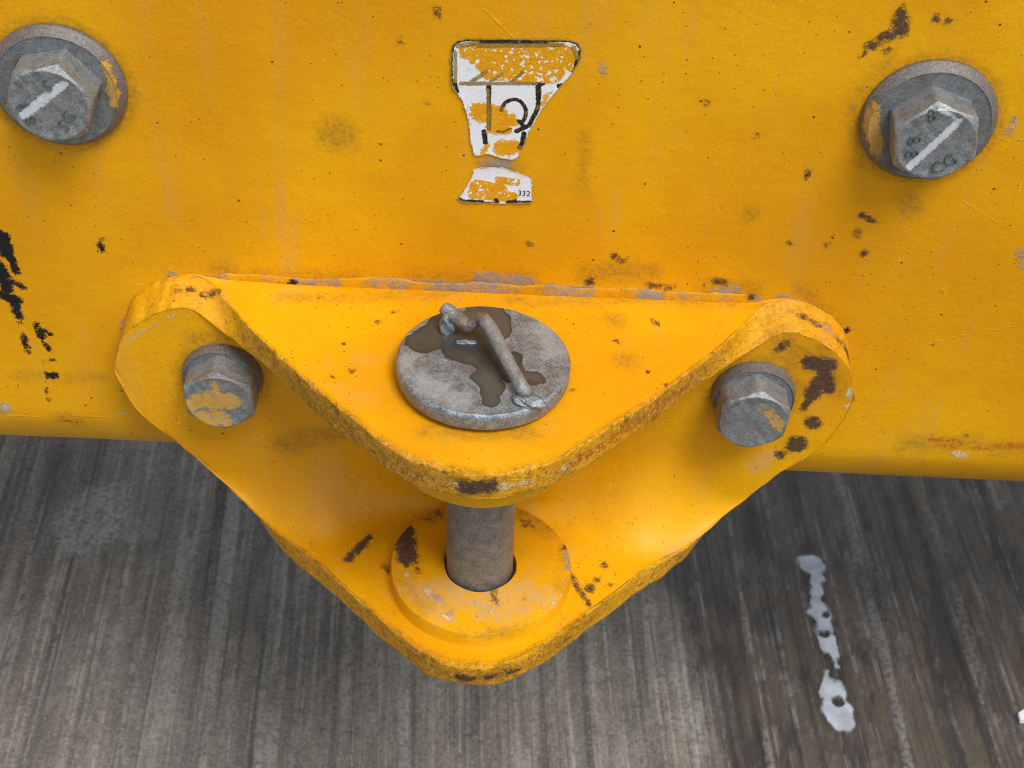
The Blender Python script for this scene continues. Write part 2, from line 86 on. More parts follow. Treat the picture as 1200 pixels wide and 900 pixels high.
def grid_faces(n, m_, wrap=False, off=0):
    F = []
    for i in range(n-1):
        for j in range(m_ if wrap else m_-1):
            k = (j+1) % m_
            F.append((off+i*m_+j, off+i*m_+k, off+(i+1)*m_+k, off+(i+1)*m_+j))
    return F
def lathe(prof, c, axis='z', n=96, jit=0):
    """prof: list of (radius, height); axis z up, or y pointing out of the wall (towards -y)"""
    V = []
    for r, h in prof:
        for k in range(n):
            t = 2*math.pi*k/n; rk = r+(rng.normal()*jit if jit else 0)
            x, y = rk*math.cos(t), rk*math.sin(t)
            V.append((c[0]+x, c[1]+y, c[2]+h) if axis == 'z' else (c[0]+x, c[1]-h, c[2]+y))
    F = grid_faces(len(prof), n, True)
    return V, F
def smooth_noise(n, m_, s):
    a = rng.normal(size=(n, m_)); k = int(3*s); g = np.exp(-.5*(np.arange(-k, k+1)/s)**2); g /= g.sum()
    a = np.apply_along_axis(lambda v: np.convolve(np.pad(v, k, 'edge'), g, 'valid'), 0, a)
    a = np.apply_along_axis(lambda v: np.convolve(np.pad(v, k, 'edge'), g, 'valid'), 1, a)
    return a/a.std()
def pchip(x, y, q):
    x = np.asarray(x, float); y = np.asarray(y, float); h = np.diff(x); d = np.diff(y)/h
    mm = np.zeros(len(x)); mm[0] = d[0]; mm[-1] = d[-1]
    for i in range(1, len(x)-1):
        if d[i-1]*d[i] > 0:
            w1, w2 = 2*h[i]+h[i-1], h[i]+2*h[i-1]; mm[i] = (w1+w2)/(w1/d[i-1]+w2/d[i])
    q = np.clip(q, x[0], x[-1]); i = np.clip(np.searchsorted(x, q)-1, 0, len(x)-2); t = (q-x[i])/h[i]
    return (2*t**3-3*t**2+1)*y[i]+(t**3-2*t**2+t)*h[i]*mm[i]+(-2*t**3+3*t**2)*y[i+1]+(t**3-t**2)*h[i]*mm[i+1]

# ------------------------------------------------------------------ materials
class NT:
    def __init__(s, name):
        s.m = bpy.data.materials.new(name); s.m.use_nodes = True; s.t = s.m.node_tree
        s.b = s.t.nodes['Principled BSDF']; s.co = s.t.nodes.new('ShaderNodeTexCoord').outputs['Object']
    def n(s, ty): return s.t.nodes.new(ty)
    def put(s, sock, v):
        if hasattr(v, 'links') or isinstance(v, bpy.types.NodeSocket): s.t.links.new(v, sock)
        else: sock.default_value = v
    def mth(s, op, a, b=0., clamp=False):
        n = s.n('ShaderNodeMath'); n.operation = op; n.use_clamp = clamp; s.put(n.inputs[0], a); s.put(n.inputs[1], b); return n.outputs[0]
    def mix(s, f, a, b):
        n = s.n('ShaderNodeMix'); n.data_type = 'RGBA'; s.put(n.inputs[0], f)
        s.put(n.inputs[6], a if not isinstance(a, tuple) else (*a, 1)); s.put(n.inputs[7], b if not isinstance(b, tuple) else (*b, 1)); return n.outputs[2]
    def mixf(s, f, a, b):
        n = s.n('ShaderNodeMix'); n.data_type = 'FLOAT'; s.put(n.inputs[0], f); s.put(n.inputs[2], a); s.put(n.inputs[3], b); return n.outputs[0]
    def mapped(s, scale=(1, 1, 1), rot=(0, 0, 0)):
        n = s.n('ShaderNodeMapping'); n.inputs['Scale'].default_value = scale; n.inputs['Rotation'].default_value = rot; s.t.links.new(s.co, n.inputs[0]); return n.outputs[0]
    def noise(s, sc_, det=4, rough=.55, co=None, dist=0.):
        n = s.n('ShaderNodeTexNoise'); n.inputs['Scale'].default_value = sc_; n.inputs['Detail'].default_value = det
        n.inputs['Roughness'].default_value = rough; n.inputs['Distortion'].default_value = dist; s.t.links.new(co or s.co, n.inputs['Vector']); return n.outputs[0]
    def voro(s, sc_, co=None, feat='F1'):
        n = s.n('ShaderNodeTexVoronoi'); n.feature = feat; n.inputs['Scale'].default_value = sc_; s.t.links.new(co or s.co, n.inputs['Vector']); return n
    def ramp(s, v, lo, hi):
        n = s.n('ShaderNodeMapRange'); n.interpolation_type = 'SMOOTHSTEP'; s.put(n.inputs[0], v); n.inputs[1].default_value = lo; n.inputs[2].default_value = hi; return n.outputs[0]
    def attr(s, name):
        n = s.n('ShaderNodeAttribute'); n.attribute_name = name; return n.outputs['Fac']
    def mask(s, name, nz, amp, soft):
        """crisp blotch: distance attribute (mm, 10 = edge) broken up by noise"""
        v = s.mth('ADD', s.attr(name), s.mth('MULTIPLY', s.mth('SUBTRACT', nz, .5), amp))
        return s.ramp(v, 10-soft, 10+soft)
    def bump(s, h, dist, st=1., normal=None):
        n = s.n('ShaderNodeBump'); n.inputs['Strength'].default_value = st; n.inputs['Distance'].default_value = dist
        s.put(n.inputs['Height'], h)
        if normal is not None: s.t.links.new(normal, n.inputs['Normal'])
        return n.outputs[0]
    def done(s, col, rough, metal=0., normal=None, spec=.5):
        s.put(s.b.inputs['Base Color'], col if not isinstance(col, tuple) else (*col, 1)); s.put(s.b.inputs['Roughness'], rough); s.put(s.b.inputs['Metallic'], metal)
        s.b.inputs['Specular IOR Level'].default_value = spec
        if normal is not None: s.t.links.new(normal, s.b.inputs['Normal'])
        return s.m

def paint_mat(name, fine=1.):
    t = NT(name)
    big = t.noise(9, 3); mid = t.noise(60, 4, .6); fin = t.noise(420, 5, .65); vf = t.noise(1300, 3, .6)
    col = t.mix(t.ramp(big, .35, .68), (.70, .302, .0006), (.80, .398, .0009))
    col = t.mix(t.mth('MULTIPLY', t.ramp(mid, .5, .8), .35), col, (.66, .275, .002))
    col = t.mix(t.mth('MULTIPLY', t.ramp(vf, .35, .7), .26), col, (.40, .16, .004))
    # dusty film in streaks
    st = t.noise(1, 4, .6, t.mapped((55, 40, 9)))
    col = t.mix(t.mth('MULTIPLY', t.ramp(st, .52, .8), .34), col, (.50, .30, .09))
    # small dirt specks in the paint
    v = t.voro(230); sel = t.n('ShaderNodeSeparateColor'); t.t.links.new(v.outputs['Color'], sel.inputs[0])
    near = t.mth('LESS_THAN', v.outputs['Distance'], t.mth('MULTIPLY', sel.outputs[1], .16))
    spk = t.mth('MULTIPLY', near, t.mth('GREATER_THAN', t.mth('ADD', sel.outputs[0], t.mth('MULTIPLY', t.noise(14, 2), .35)), 1.10))
    v2 = t.voro(520); sel2 = t.n('ShaderNodeSeparateColor'); t.t.links.new(v2.outputs['Color'], sel2.inputs[0])
    spk2 = t.mth('MULTIPLY', t.mth('LESS_THAN', v2.outputs['Distance'], .22), t.mth('GREATER_THAN', t.mth('ADD', sel2.outputs[0], t.mth('MULTIPLY', t.noise(22, 2), .4)), 1.17))
    col = t.mix(t.mth('MULTIPLY', t.mth('MAXIMUM', spk, t.mth('MULTIPLY', spk2, .8)), .85), col, (.07, .03, .012))
    rough = t.mixf(mid, .36, .56)
    h = t.mth('ADD', t.mth('ADD', t.mth('MULTIPLY', t.noise(330, 3, .5), .45), t.mth('MULTIPLY', t.noise(1500, 3, .6), .22)), t.mth('MULTIPLY', t.noise(90, 2), .9))
    h = t.mth('ADD', h, t.mth('MULTIPLY', t.mth('MULTIPLY', t.attr('m_band'), t.noise(420, 6, .8)), 3.2))
    # soft grime, and contact shade painted round the washers
    g = t.ramp(t.mth('ADD', t.attr('m_grime_shade'), t.mth('MULTIPLY', t.mth('SUBTRACT', t.noise(120, 5, .7), .5), 14)), 4, 15)
    g2 = t.mth('MULTIPLY', g, t.ramp(fin, .40, .62))
    col = t.mix(t.mth('MULTIPLY', g, .30), col, (.30, .14, .012)); col = t.mix(t.mth('MULTIPLY', g2, .36), col, (.13, .075, .02))
    # gouged, flecked cut edges of the casting
    bd = t.attr('m_band'); bdv = t.mth('MULTIPLY', bd, t.ramp(t.noise(55, 4, .65), .24, .54)); bp = t.mth('MULTIPLY', bd, t.ramp(t.noise(110, 6, .8), .56, .64)); col = t.mix(t.mth('MULTIPLY', bp, .7), col, (.14, .07, .02)); fl = t.noise(380, 7, .84, None, .6)
    col = t.mix(t.mth('MULTIPLY', t.mth('MULTIPLY', bdv, t.ramp(fl, .49, .41)), .9), col, (.20, .105, .012))
    col = t.mix(t.mth('MULTIPLY', t.mth('MULTIPLY', bdv, t.ramp(fl, .56, .62)), .85), col, (.80, .55, .20))
    eg = t.mth('MULTIPLY', t.mask('m_edge', t.noise(300, 6, .8), 2.6, .25), t.ramp(t.noise(38, 3), .42, .58))
    col = t.mix(t.mth('MULTIPLY', eg, .7), col, t.mix(t.ramp(t.noise(90, 3), .42, .58), (.74, .52, .20), (.17, .10, .05)))
    # pale worn speckle
    sp = t.mask('m_speck', t.noise(60, 4), 8, 3); sp = t.mth('MULTIPLY', sp, t.ramp(t.noise(700, 2, .5), .67, .72))
    col = t.mix(t.mth('MULTIPLY', sp, .8), col, (.80, .62, .30))
    # mauve-grey bare primer and dust along the seam
    mv = t.mask('m_mauve', t.noise(210, 6, .75), 9, 1.6); mvb = t.mth('MULTIPLY', mv, t.mixf(t.ramp(t.noise(150, 4, .7), .35, .6), .35, .95))
    col = t.mix(mvb, col, t.mix(fin, (.17, .142, .12), (.38, .335, .30))); rough = t.mixf(mvb, rough, .75)
    du = t.mth('MULTIPLY', t.mask('m_dust', t.noise(170, 6, .75), 12, 4), t.ramp(t.noise(260, 5, .75), .32, .62))
    col = t.mix(t.mth('MULTIPLY', du, .62), col, (.52, .33, .17)); rough = t.mixf(du, rough, .75)
    # orange-red under-layer
    rd = t.mth('MULTIPLY', t.mask('m_red', t.noise(260, 5, .75), 9, .8), t.ramp(t.noise(500, 4, .7), .45, .55))
    col = t.mix(t.mth('MULTIPLY', rd, .8), col, (.46, .075, .012))
    # rust brown
    nr = t.mth('ADD', t.mth('MULTIPLY', t.noise(330, 6, .8), .6), t.mth('MULTIPLY', t.noise(95, 4, .7), .4))
    ru = t.mask('m_rust', nr, 13, .5); ruh = t.mask('m_rust', nr, 14, 3.0)
    rf = t.mth('MULTIPLY', ru, t.mask('m_rust', t.noise(260, 7, .85), 17, .9))
    col = t.mix(t.mth('MULTIPLY', ruh, .45), col, (.27, .12, .02)); col = t.mix(t.mth('MULTIPLY', rf, .92), col, t.mix(t.ramp(t.noise(600, 4, .7), .35, .68), (.026, .017, .015), (.095, .054, .040)))
    rough = t.mixf(ru, rough, .8)
    # black primer
    bk = t.mth('MULTIPLY', t.mask('m_black', nr, 17, .3), t.mask('m_black', t.noise(420, 6, .85), 14, .5)); col = t.mix(bk, col, (.012, .012, .013)); rough = t.mixf(bk, rough, .5)
    wh = t.mth('MULTIPLY', t.mask('m_white', t.noise(800, 5, .75), 7, .6), t.ramp(t.noise(620, 4, .75), .36, .52)); col = t.mix(t.mth('MULTIPLY', wh, .8), col, (.72, .58, .36))
    scm = t.mask('m_scratch', t.noise(200, 3), 2.0, .5); col = t.mix(t.mth('MULTIPLY', scm, .22), col, (.90, .50, .04))
    chips = t.mth('MAXIMUM', ru, bk)
    h = t.mth('SUBTRACT', h, t.mth('MULTIPLY', chips, 1.2)); h = t.mth('ADD', h, t.mth('MULTIPLY', mvb, t.mth('MULTIPLY', fin, 1.5)))
    h = t.mth('ADD', h, t.mth('MULTIPLY', scm, .5)); h = t.mth('ADD', h, t.mth('MULTIPLY', wh, .5))
    nrm = t.bump(h, .00042*fine, .9)
    return t.done(col, rough, 0, nrm, .26)
PAINT = paint_mat('yellow paint'); 
def band_paint():
    """rough cut edges: the same paint over gouged steel"""
    return paint_mat('yellow paint on rough edge', 2.2)

def steel_mat(name, dark=1., warm=0., cool=(.94, 1., 1.01), con=(.28, .70)):
    t = NT(name)
    a = t.noise(170, 7, .78); b = t.noise(900, 6, .8); c = t.noise(35, 3)
    lo = (cool[0]*.085*dark, cool[1]*.085*dark, cool[2]*.085*dark); hi = (cool[0]*.46*dark, cool[1]*.46*dark, cool[2]*.46*dark)
    col = t.mix(t.ramp(t.mth('ADD', t.mth('MULTIPLY', a, .45), t.mth('MULTIPLY', b, .55)), con[0], con[1]), lo, hi)
    col = t.mix(t.mth('MULTIPLY', t.ramp(t.noise(1300, 2, .5), .66, .72), .7), col, (.03, .03, .03))
    col = t.mix(t.mth('MULTIPLY', t.ramp(c, .45, .75), .22+warm), col, (.17*dark, .135*dark, .105*dark))
    pl = t.mask('m_pale', a, 10, 4); col = t.mix(t.mth('MULTIPLY', pl, .5), col, t.mix(b, (.36, .43, .49), (.54, .62, .69)))
    ru = t.mask('m_rust', a, 7, 2.2); col = t.mix(t.mth('MULTIPLY', ru, .8), col, t.mix(t.ramp(b, .35, .65), (.045, .030, .022), (.17, .11, .075)))
    rough = t.mixf(a, .25, .46); metal = t.mixf(ru, .48, .05)
    nw = t.noise(95, 4, .55); wt = t.mask('m_wet', nw, 7, .4); wr = t.mth('MULTIPLY', wt, t.ramp(t.mth('ADD', t.attr('m_wet'), t.mth('MULTIPLY', t.mth('SUBTRACT', nw, .5), 7)), 12.2, 10.2))
    col = t.mix(wt, col, t.mix(t.ramp(c, .35, .65), (.040, .039, .036), (.072, .064, .053))); col = t.mix(t.mth('MULTIPLY', wr, .55), col, (.022, .019, .015)); rough = t.mixf(wt, rough, .13); metal = t.mixf(wt, metal, 0.)
    ye = t.mask('m_yellow', t.noise(260, 7, .82), 12, .5); col = t.mix(t.mth('MULTIPLY', ye, t.mixf(t.ramp(t.noise(420, 6, .8), .40, .56), .45, .95)), col, t.mix(a, (.50, .25, .006), (.62, .34, .02))); rough = t.mixf(ye, rough, .5); metal = t.mixf(ye, metal, 0.)
    wh = t.mask('m_white', t.noise(650, 5, .7), 3.2, .4); col = t.mix(t.mth('MULTIPLY', wh, .92), col, t.mix(b, (.42, .44, .46), (.72, .74, .76))); metal = t.mixf(wh, metal, 0.)
    h = t.mth('ADD', t.mth('MULTIPLY', a, .8), t.mth('MULTIPLY', b, .6)); h = t.mth('MULTIPLY', h, t.mth('SUBTRACT', 1., t.mth('MULTIPLY', wt, .85)))
    h = t.mth('ADD', h, t.mth('MULTIPLY', ye, .4))
    return t.done(col, rough, metal, t.bump(h, .0005, .9), .5)
STEEL = steel_mat('weathered zinc steel'); STEELD = steel_mat('dull steel washer', .78, .1); STEELP = steel_mat('bare steel shaft', .74, 0.)
DISCM = steel_mat('galvanised plate', .92, -.20, (.90, 1.03, 1.14), (.34, .68))

tt_ = NT('stamped steel'); STAMPM = tt_.done(tt_.mix(tt_.noise(900, 4), (.075, .078, .078), (.17, .175, .175)), .45, .3)
# ------------------------------------------------------------------ ground: brushed concrete
t = NT('brushed concrete')
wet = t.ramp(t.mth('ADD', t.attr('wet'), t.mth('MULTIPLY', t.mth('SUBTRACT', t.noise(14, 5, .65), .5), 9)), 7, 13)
sx_ = t.n('ShaderNodeSeparateXYZ'); t.t.links.new(t.co, sx_.inputs[0])
def skew(k):
    c_ = t.n('ShaderNodeCombineXYZ'); t.put(c_.inputs[0], t.mth('ADD', sx_.outputs[0], t.mth('MULTIPLY', sx_.outputs[1], .06))); t.put(c_.inputs[1], t.mth('MULTIPLY', sx_.outputs[1], k)); return c_.outputs[0]
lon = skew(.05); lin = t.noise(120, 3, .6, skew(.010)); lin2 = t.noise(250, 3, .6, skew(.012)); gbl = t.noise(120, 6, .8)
n1 = t.noise(75, 5, .65, lon); n2 = t.noise(260, 5, .7, lon); n3 = t.noise(230, 6, .75); n4 = t.noise(7, 4); n5 = t.noise(900, 3, .7)
hgt = t.attr('height')
dry = t.mix(t.ramp(t.mth('ADD', t.mth('MULTIPLY', n1, .5), t.mth('MULTIPLY', n3, .5)), .36, .66), (.126, .112, .086), (.26, .234, .184))
dry = t.mix(t.mth('MULTIPLY', t.mth('MULTIPLY', t.ramp(hgt, .46, .80), t.ramp(n3, .30, .58)), .85), dry, (.36, .345, .295)); dry = t.mix(t.mth('MULTIPLY', t.ramp(hgt, .45, .1), .6), dry, (.075, .07, .062))
dry = t.mix(t.mth('MULTIPLY', t.ramp(n4, .4, .7), .4), dry, (.115, .112, .105)); dry = t.mix(t.mth('MULTIPLY', t.ramp(lin, .50, .36), .62), dry, (.060, .056, .048)); dry = t.mix(t.mth('MULTIPLY', t.mth('MULTIPLY', t.ramp(lin2, .52, .66), t.ramp(gbl, .34, .56)), .62), dry, (.36, .34, .275)); dry = t.mix(t.mth('MULTIPLY', t.ramp(gbl, .50, .38), .35), dry, (.075, .068, .056)); gr = t.noise(420, 5, .8); dry = t.mix(t.mth('MULTIPLY', t.ramp(gr, .52, .64), .5), dry, (.34, .325, .29)); dry = t.mix(t.mth('MULTIPLY', t.ramp(gr, .47, .36), .6), dry, (.06, .057, .05))
dry = t.mix(t.mth('MULTIPLY', t.ramp(t.noise(30, 4, .7), .6, .75), .25), dry, (.22, .17, .13))
pal = t.mth('MULTIPLY', t.mask('pale', t.noise(40, 6, .75), 16, 5), t.ramp(n3, .35, .6)); dry = t.mix(t.mth('MULTIPLY', pal, .5), dry, (.42, .41, .40))
wc = t.mix(t.ramp(t.mth('ADD', t.mth('MULTIPLY', n1, .6), t.mth('MULTIPLY', n3, .4)), .35, .68), (.040, .032, .022), (.125, .096, .058))
wc = t.mix(t.mth('MULTIPLY', t.ramp(n4, .45, .7), .6), wc, (.110, .076, .036)); wc = t.mix(t.mth('MULTIPLY', t.ramp(lin, .50, .36), .7), wc, (.020, .016, .012)); wc = t.mix(t.mth('MULTIPLY', t.mth('MULTIPLY', t.ramp(lin2, .53, .64), t.ramp(t.noise(45, 6, .75), .42, .60)), .62), wc, (.27, .265, .255))  # thin grey-white streaks: sky reflections on the wet grooves, painted into the colour
wc = t.mix(t.mth('MULTIPLY', t.ramp(n5, .62, .72), .35), wc, (.22, .16, .11)); wc = t.mix(t.mth('MULTIPLY', t.mth('MULTIPLY', t.ramp(hgt, .50, .85), t.ramp(n3, .34, .60)), .75), wc, (.24, .225, .20)); wc = t.mix(t.mth('MULTIPLY', t.ramp(hgt, .45, .25), .7), wc, (.022, .018, .014))  # paler dry ridges double as painted water glints
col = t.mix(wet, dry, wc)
rough = t.mixf(wet, .85, t.mixf(t.ramp(n2, .35, .65), .06, .30))
h = t.mth('ADD', t.mth('ADD', t.mth('MULTIPLY', n2, .4), t.mth('MULTIPLY', lin, 1.5)), t.mth('ADD', t.mth('MULTIPLY', n3, .9), t.mth('MULTIPLY', n5, .6)))
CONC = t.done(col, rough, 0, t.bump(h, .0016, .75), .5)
GZ = -.48
def axis(lo, hi, st, far):
    a = list(np.arange(lo, hi+1e-6, st)); s = st
    left, right = [lo], [hi]
    while left[-1] > -far: s *= 1.45; left.append(left[-1]-s)
    s = st
    while right[-1] < far: s *= 1.45; right.append(right[-1]+s)
    return np.array(sorted(left[1:])+a+right[1:])
gx = axis(-.56, .62, .0022, 12); gy = axis(-.06, .52, .006, 12)
nx, ny = len(gx), len(gy)
X, Y = np.meshgrid(gx, gy, indexing='ij')
# comb grooves: a 1-D profile along the rotated x, slowly changing along the sweep
def prof1(seed, s):
    r = np.random.default_rng(seed); n = 4000; a = r.normal(size=n); k = int(4*s); g = np.exp(-.5*(np.arange(-k, k+1)/s)**2); a = np.convolve(a, g, 'same'); return a/a.std()
pa, pb, pc = prof1(1, 3.2), prof1(2, 1.4), prof1(3, 9)
sx = (X+.06*Y)+.003*np.sin(Y*9+X*5)
def samp(p, q, sc_): return np.interp((q/sc_) % 3999, np.arange(4000), p)
wob = smooth_noise(nx, ny, 7)
rg = np.clip(samp(pb, sx+40+.0007*wob, .0016)-.35, 0, 2.2)
H = .35*samp(pa, sx+40+.0004*wob, .0016)+.95*rg-.35+.30*samp(pc, sx+40, .0016)
H = H*(1+.55*smooth_noise(nx, ny, 4)+.35*smooth_noise(nx, ny, 10))+.30*smooth_noise(nx, ny, 1.6)+.18*rng.normal(size=(nx, ny))
wetx = .150+.02*np.sin(Y*14)+.1*np.clip(.2-Y, -1, 1)*.6
wet = np.clip(10+(X-wetx)*1000*.25, 0, 20)
Z = GZ+.0013*H*np.where(np.abs(X) < .8, 1, 0)
V = np.stack([X, Y, Z], -1).reshape(-1, 3)
pale = np.clip(10+(35-np.hypot((X+.335)*900, (Y-.285)*1000))*.4, 0, 20)
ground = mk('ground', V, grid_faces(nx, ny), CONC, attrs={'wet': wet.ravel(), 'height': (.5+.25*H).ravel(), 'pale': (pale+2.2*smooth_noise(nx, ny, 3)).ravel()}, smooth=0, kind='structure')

# ------------------------------------------------------------------ machine body: heavy plate with rolled lower edge
PX, PY = axis(-.33, .35, .0022, .95), 0
zs = list(np.concatenate([[.42, .36, .30, .25, .21, .18], np.arange(.165, -.0975, -.0022)]))
prof = [(.30, .50), (.20, .50), (.06, .485), (.02, .46)]
prof += [(0, z) for z in zs]+[(.0002, -.0985)]
prof += [(.054*(math.cos(.14)-math.cos(a)), -.0990-.054*(math.sin(a)-math.sin(.14))) for a in np.linspace(.17, math.pi/2, 22)]
prof += [(.06, -0.1455), (.12, -0.1455), (.2, -0.1455), (.30, -0.1455)]
prof = np.array(prof); n, mm = len(PX), len(prof)
V = np.zeros((n, mm, 3)); V[:, :, 0] = PX[:, None]; V[:, :, 1] = prof[:, 0]; V[:, :, 2] = prof[:, 1]
V[:, :, 2] -= .008*np.clip(V[:, :, 0], -.4, .4)*np.clip((-.06-V[:, :, 2])/.04, 0, 1)
# plate is never dead flat: tiny dishing and dings
V[:, :, 1] += .00022*smooth_noise(n, mm, 9)*np.where(prof[:, 0] < .056, 1, 0)
Vp = V.reshape(-1, 3)
F = grid_faces(n, mm); F.append(list(range(mm))); F.append([(n-1)*mm+j for j in range(mm)]); F += [((i+1)*mm, i*mm, i*mm+mm-1, (i+1)*mm+mm-1) for i in range(n-1)]
body = thing('counterweight', 'broad yellow painted steel face of the machine behind the hitch, chipped and scuffed', 'counterweight', (0, 0, -0.1455))
# random nicks and hairline scratches of a working machine
def strew(key, mask, n, box, r, L, seed, z=None, y=None):
    g_ = np.random.default_rng(seed); out = MASKS[key].setdefault(mask, [])
    for k in range(n):
        a = np.array([g_.uniform(box[0], box[1]), g_.uniform(box[2], box[3])]); th = g_.uniform(0, math.pi); l = g_.exponential(L)
        b = a+l*np.array((math.cos(th), math.sin(th))); rad = g_.uniform(*r)
        out.append([a[0], y, a[1], b[0], y, b[1], rad] if y is not None else [a[0], a[1], z, b[0], b[1], z, rad])
strew('panel', 'm_rust', 18, (-280, 310, -95, 150), (.1, .75), 1.6, 1, y=0)
strew('panel', 'm_scratch', 24, (-280, 310, -98, 150), (.1, .5), 14, 2, y=0)
strew('bracket', 'm_rust', 26, (-85, 95, -90, -8), (.0, .6), 1.0, 3, z=0)
strew('bracket', 'm_rust', 26, (-110, 115, -95, -22), (.0, .6), 1.2, 4, z=-139)
strew('bracket', 'm_scratch', 16, (-90, 95, -100, -8), (.1, .4), 9, 5, z=0)
strew('boss', 'm_rust', 30, (-45, 47, -112, -22), (-.1, .6), 1.0, 6, z=-130)
pat = masks('panel', Vp)
for bx, bz in ((-.199, .1105), (.200, .1105)):       # dark ring round each washer: grime plus painted contact shade, stronger below
    d_ = np.hypot(Vp[:, 0]-bx, Vp[:, 2]-bz)*1000; pat['m_grime_shade'] = np.maximum(pat['m_grime_shade'], np.clip(13.5-np.abs(d_-31.5)*1.3+np.where(Vp[:, 2] < bz, 1, -1), 0, 20))
mk('panel', Vp, F, PAINT, body, attrs=pat, smooth=35)

# ------------------------------------------------------------------ bolts
def hex_profile(c, y0, R0, h, rot, worn=0., n=144):
    """hex head as rings of a polar grid: corners cut by the chamfer cone; points out of the wall (-y)"""
    V = []; af = R0*math.cos(math.pi/6); rf = af*.955
    th = np.linspace(0, 2*math.pi, n, endpoint=False)
    q = (th-R(rot)) % (math.pi/3)-math.pi/6; rho = af/np.cos(q); rho = np.minimum(rho, R0*(.985-worn))
    rings = [(rho, np.zeros(n)), (rho, None, .35), (rho, None, .75), (rho, None, 1.0)]
    zc = h-np.maximum(rho-rf, 0)*math.tan(R(30))-.0004
    for fr in (0, .15, .5, .8, .95, 1.0): V.append((rho*(1-.003*(fr == 1)), zc*fr))
    for fr in (.35, .7, 1): V.append((rho+(rf-rho)*fr, zc+(h-zc)*fr))
    for fr in (.93, .86, .7, .5, .3, .12): V.append((np.full(n, rf*fr), np.full(n, h+(-.0003 if fr <= .86 else 0))))
    P = []
    for r, z in V: P += [(c[0]+a*math.cos(tt), y0-b, c[1]+a*math.sin(tt)) for a, b, tt in zip(r, z, th)]
    F = grid_faces(len(V), n, True); F.append([(len(V)-1)*n+k for k in range(n)])
    return np.array(P), F
def washer(c, y0, r, th, hole, n=128):
    b_ = .11*r if r > .025 else .05*r
    pr = [(hole, 0.), (hole, th), (r*.62, th), (r*.8, th), (r-b_-.0008, th), (r-b_-.0003, th+.00035), (r-b_, th+.0003), (r-b_*.3, th*.62), (r-.0002, th*.45), (r, th*.38), (r, .0004), (r-.0003, 0)]
    V, F = lathe(pr, (c[0], y0, c[1]), 'y', n); return np.array(V), F
def text_mesh(body_, size, c, y, rot, depth):
    cu = bpy.data.curves.new('stamp', 'FONT'); cu.body = body_; cu.size = size; cu.extrude = depth; cu.align_x = 'CENTER'; cu.align_y = 'CENTER'; cu.resolution_u = 3; cu.offset = -.00022 if depth > .0001 else 0
    ob = bpy.data.objects.new('tmp', cu); sc.collection.objects.link(ob); dg = bpy.context.evaluated_depsgraph_get()
    me = bpy.data.meshes.new_from_object(ob.evaluated_get(dg)); bpy.data.objects.remove(ob)
    p = R(rot); V = [(c[0]+v.co.x*math.cos(p)-v.co.y*math.sin(p), y-v.co.z, c[1]+v.co.x*math.sin(p)+v.co.y*math.cos(p)) for v in me.vertices]
    F = [list(f.vertices) for f in me.polygons]; bpy.data.meshes.remove(me); return V, F
def bolt(parent, key, c, hexc, y0, R0, h, rot, wr, wt, label, stamps=(), worn=0., wmat=None):
    Vw, Fw = washer(c, y0, wr, wt, R0*.6)
    V, F = hex_profile(hexc, y0-wt+.0002, R0, h, rot, worn)
    V[:, 1] += .00012*np.sin(V[:, 0]*900+V[:, 2]*700)*1
    hd = mk('hex_bolt', V, F, STEEL, parent, (hexc[0], y0-wt, hexc[1]), masks(key, V), smooth=28, label=label)
    aw = masks(key, Vw); dd = np.hypot(Vw[:, 0]-c[0], Vw[:, 2]-c[1]); aw['m_rust'] = np.maximum(aw.get('m_rust', np.zeros(len(Vw))), np.where(dd > wr*.885, 10.6, 0))
    mk('washer', Vw, Fw, wmat or STEELD, hd, None, aw, smooth=25)
    VV, FF = [], []
    for s, p, r in stamps:
        v, f = text_mesh(s, .0088, p, y0-wt-h+.0001, r, .00048); k = len(VV); VV += v; FF += [[i+k for i in q] for q in f]
    if VV: mk('stamped_mark', VV, FF, STAMPM, hd, None, None, smooth=0)
    return hd
bolt(body, 'boltWL', (-.199, .1105), (-.1981, .1123), -.0001, .0212, .0165, 71.5, .0312, .006, 'hex bolt with a white paint stripe and yellow smear on the right of its washer', STAMP['L'])
bolt(body, 'boltWR', (.200, .1105), (.1998, .1108), -.0001, .0212, .0165, 98.8, .0312, .006, 'hex bolt with a white paint stripe and yellow crescent on the left of its washer', STAMP['R'])

# ------------------------------------------------------------------ sticker remains
t = NT('worn sticker')
na = t.noise(520, 5, .7); nb = t.noise(330, 4, .6)
white = t.mix(t.ramp(t.noise(750, 5, .75), .60, .70), (.74, .76, .79), (.24, .23, .23))
white = t.mix(t.mth('MULTIPLY', t.ramp(t.noise(120, 4), .5, .7), .3), white, (.70, .58, .48))
yl = t.mask('s_yel', na, 9, .35)
nf = t.noise(420, 3, .55); spk = t.mth('MULTIPLY', t.mask('s_speck', nb, 3, .4), t.ramp(nf, .615, .59))
yw = t.mth('MAXIMUM', yl, spk)
bk = t.mask('s_black', t.noise(800, 4, .7), 1.5, .18); ol = t.mask('s_olive', t.noise(600, 4, .7), 1.6, .25)
col = t.mix(yw, white, t.mix(t.ramp(na, .45, .6), (.66, .285, .0015), (.76, .36, .004)))
col = t.mix(bk, col, t.mix(t.mth('MULTIPLY', t.mth('MAXIMUM', yl, t.ramp(na, .56, .6)), .6), (.012, .012, .014), (.30, .17, .02)))
col = t.mix(t.mth('MULTIPLY', ol, .9), col, t.mix(t.ramp(na, .4, .62), (.33, .21, .03), (.20, .12, .02)))
col = t.mix(t.mth('MULTIPLY', t.mask('s_edge', na, 1.2, .4), .6), col, (.50, .34, .12))
STICK = t.done(col, .42, 0, t.bump(t.mth('ADD', na, t.mth('MULTIPLY', yw, 1.)), .00025, .6), .4)
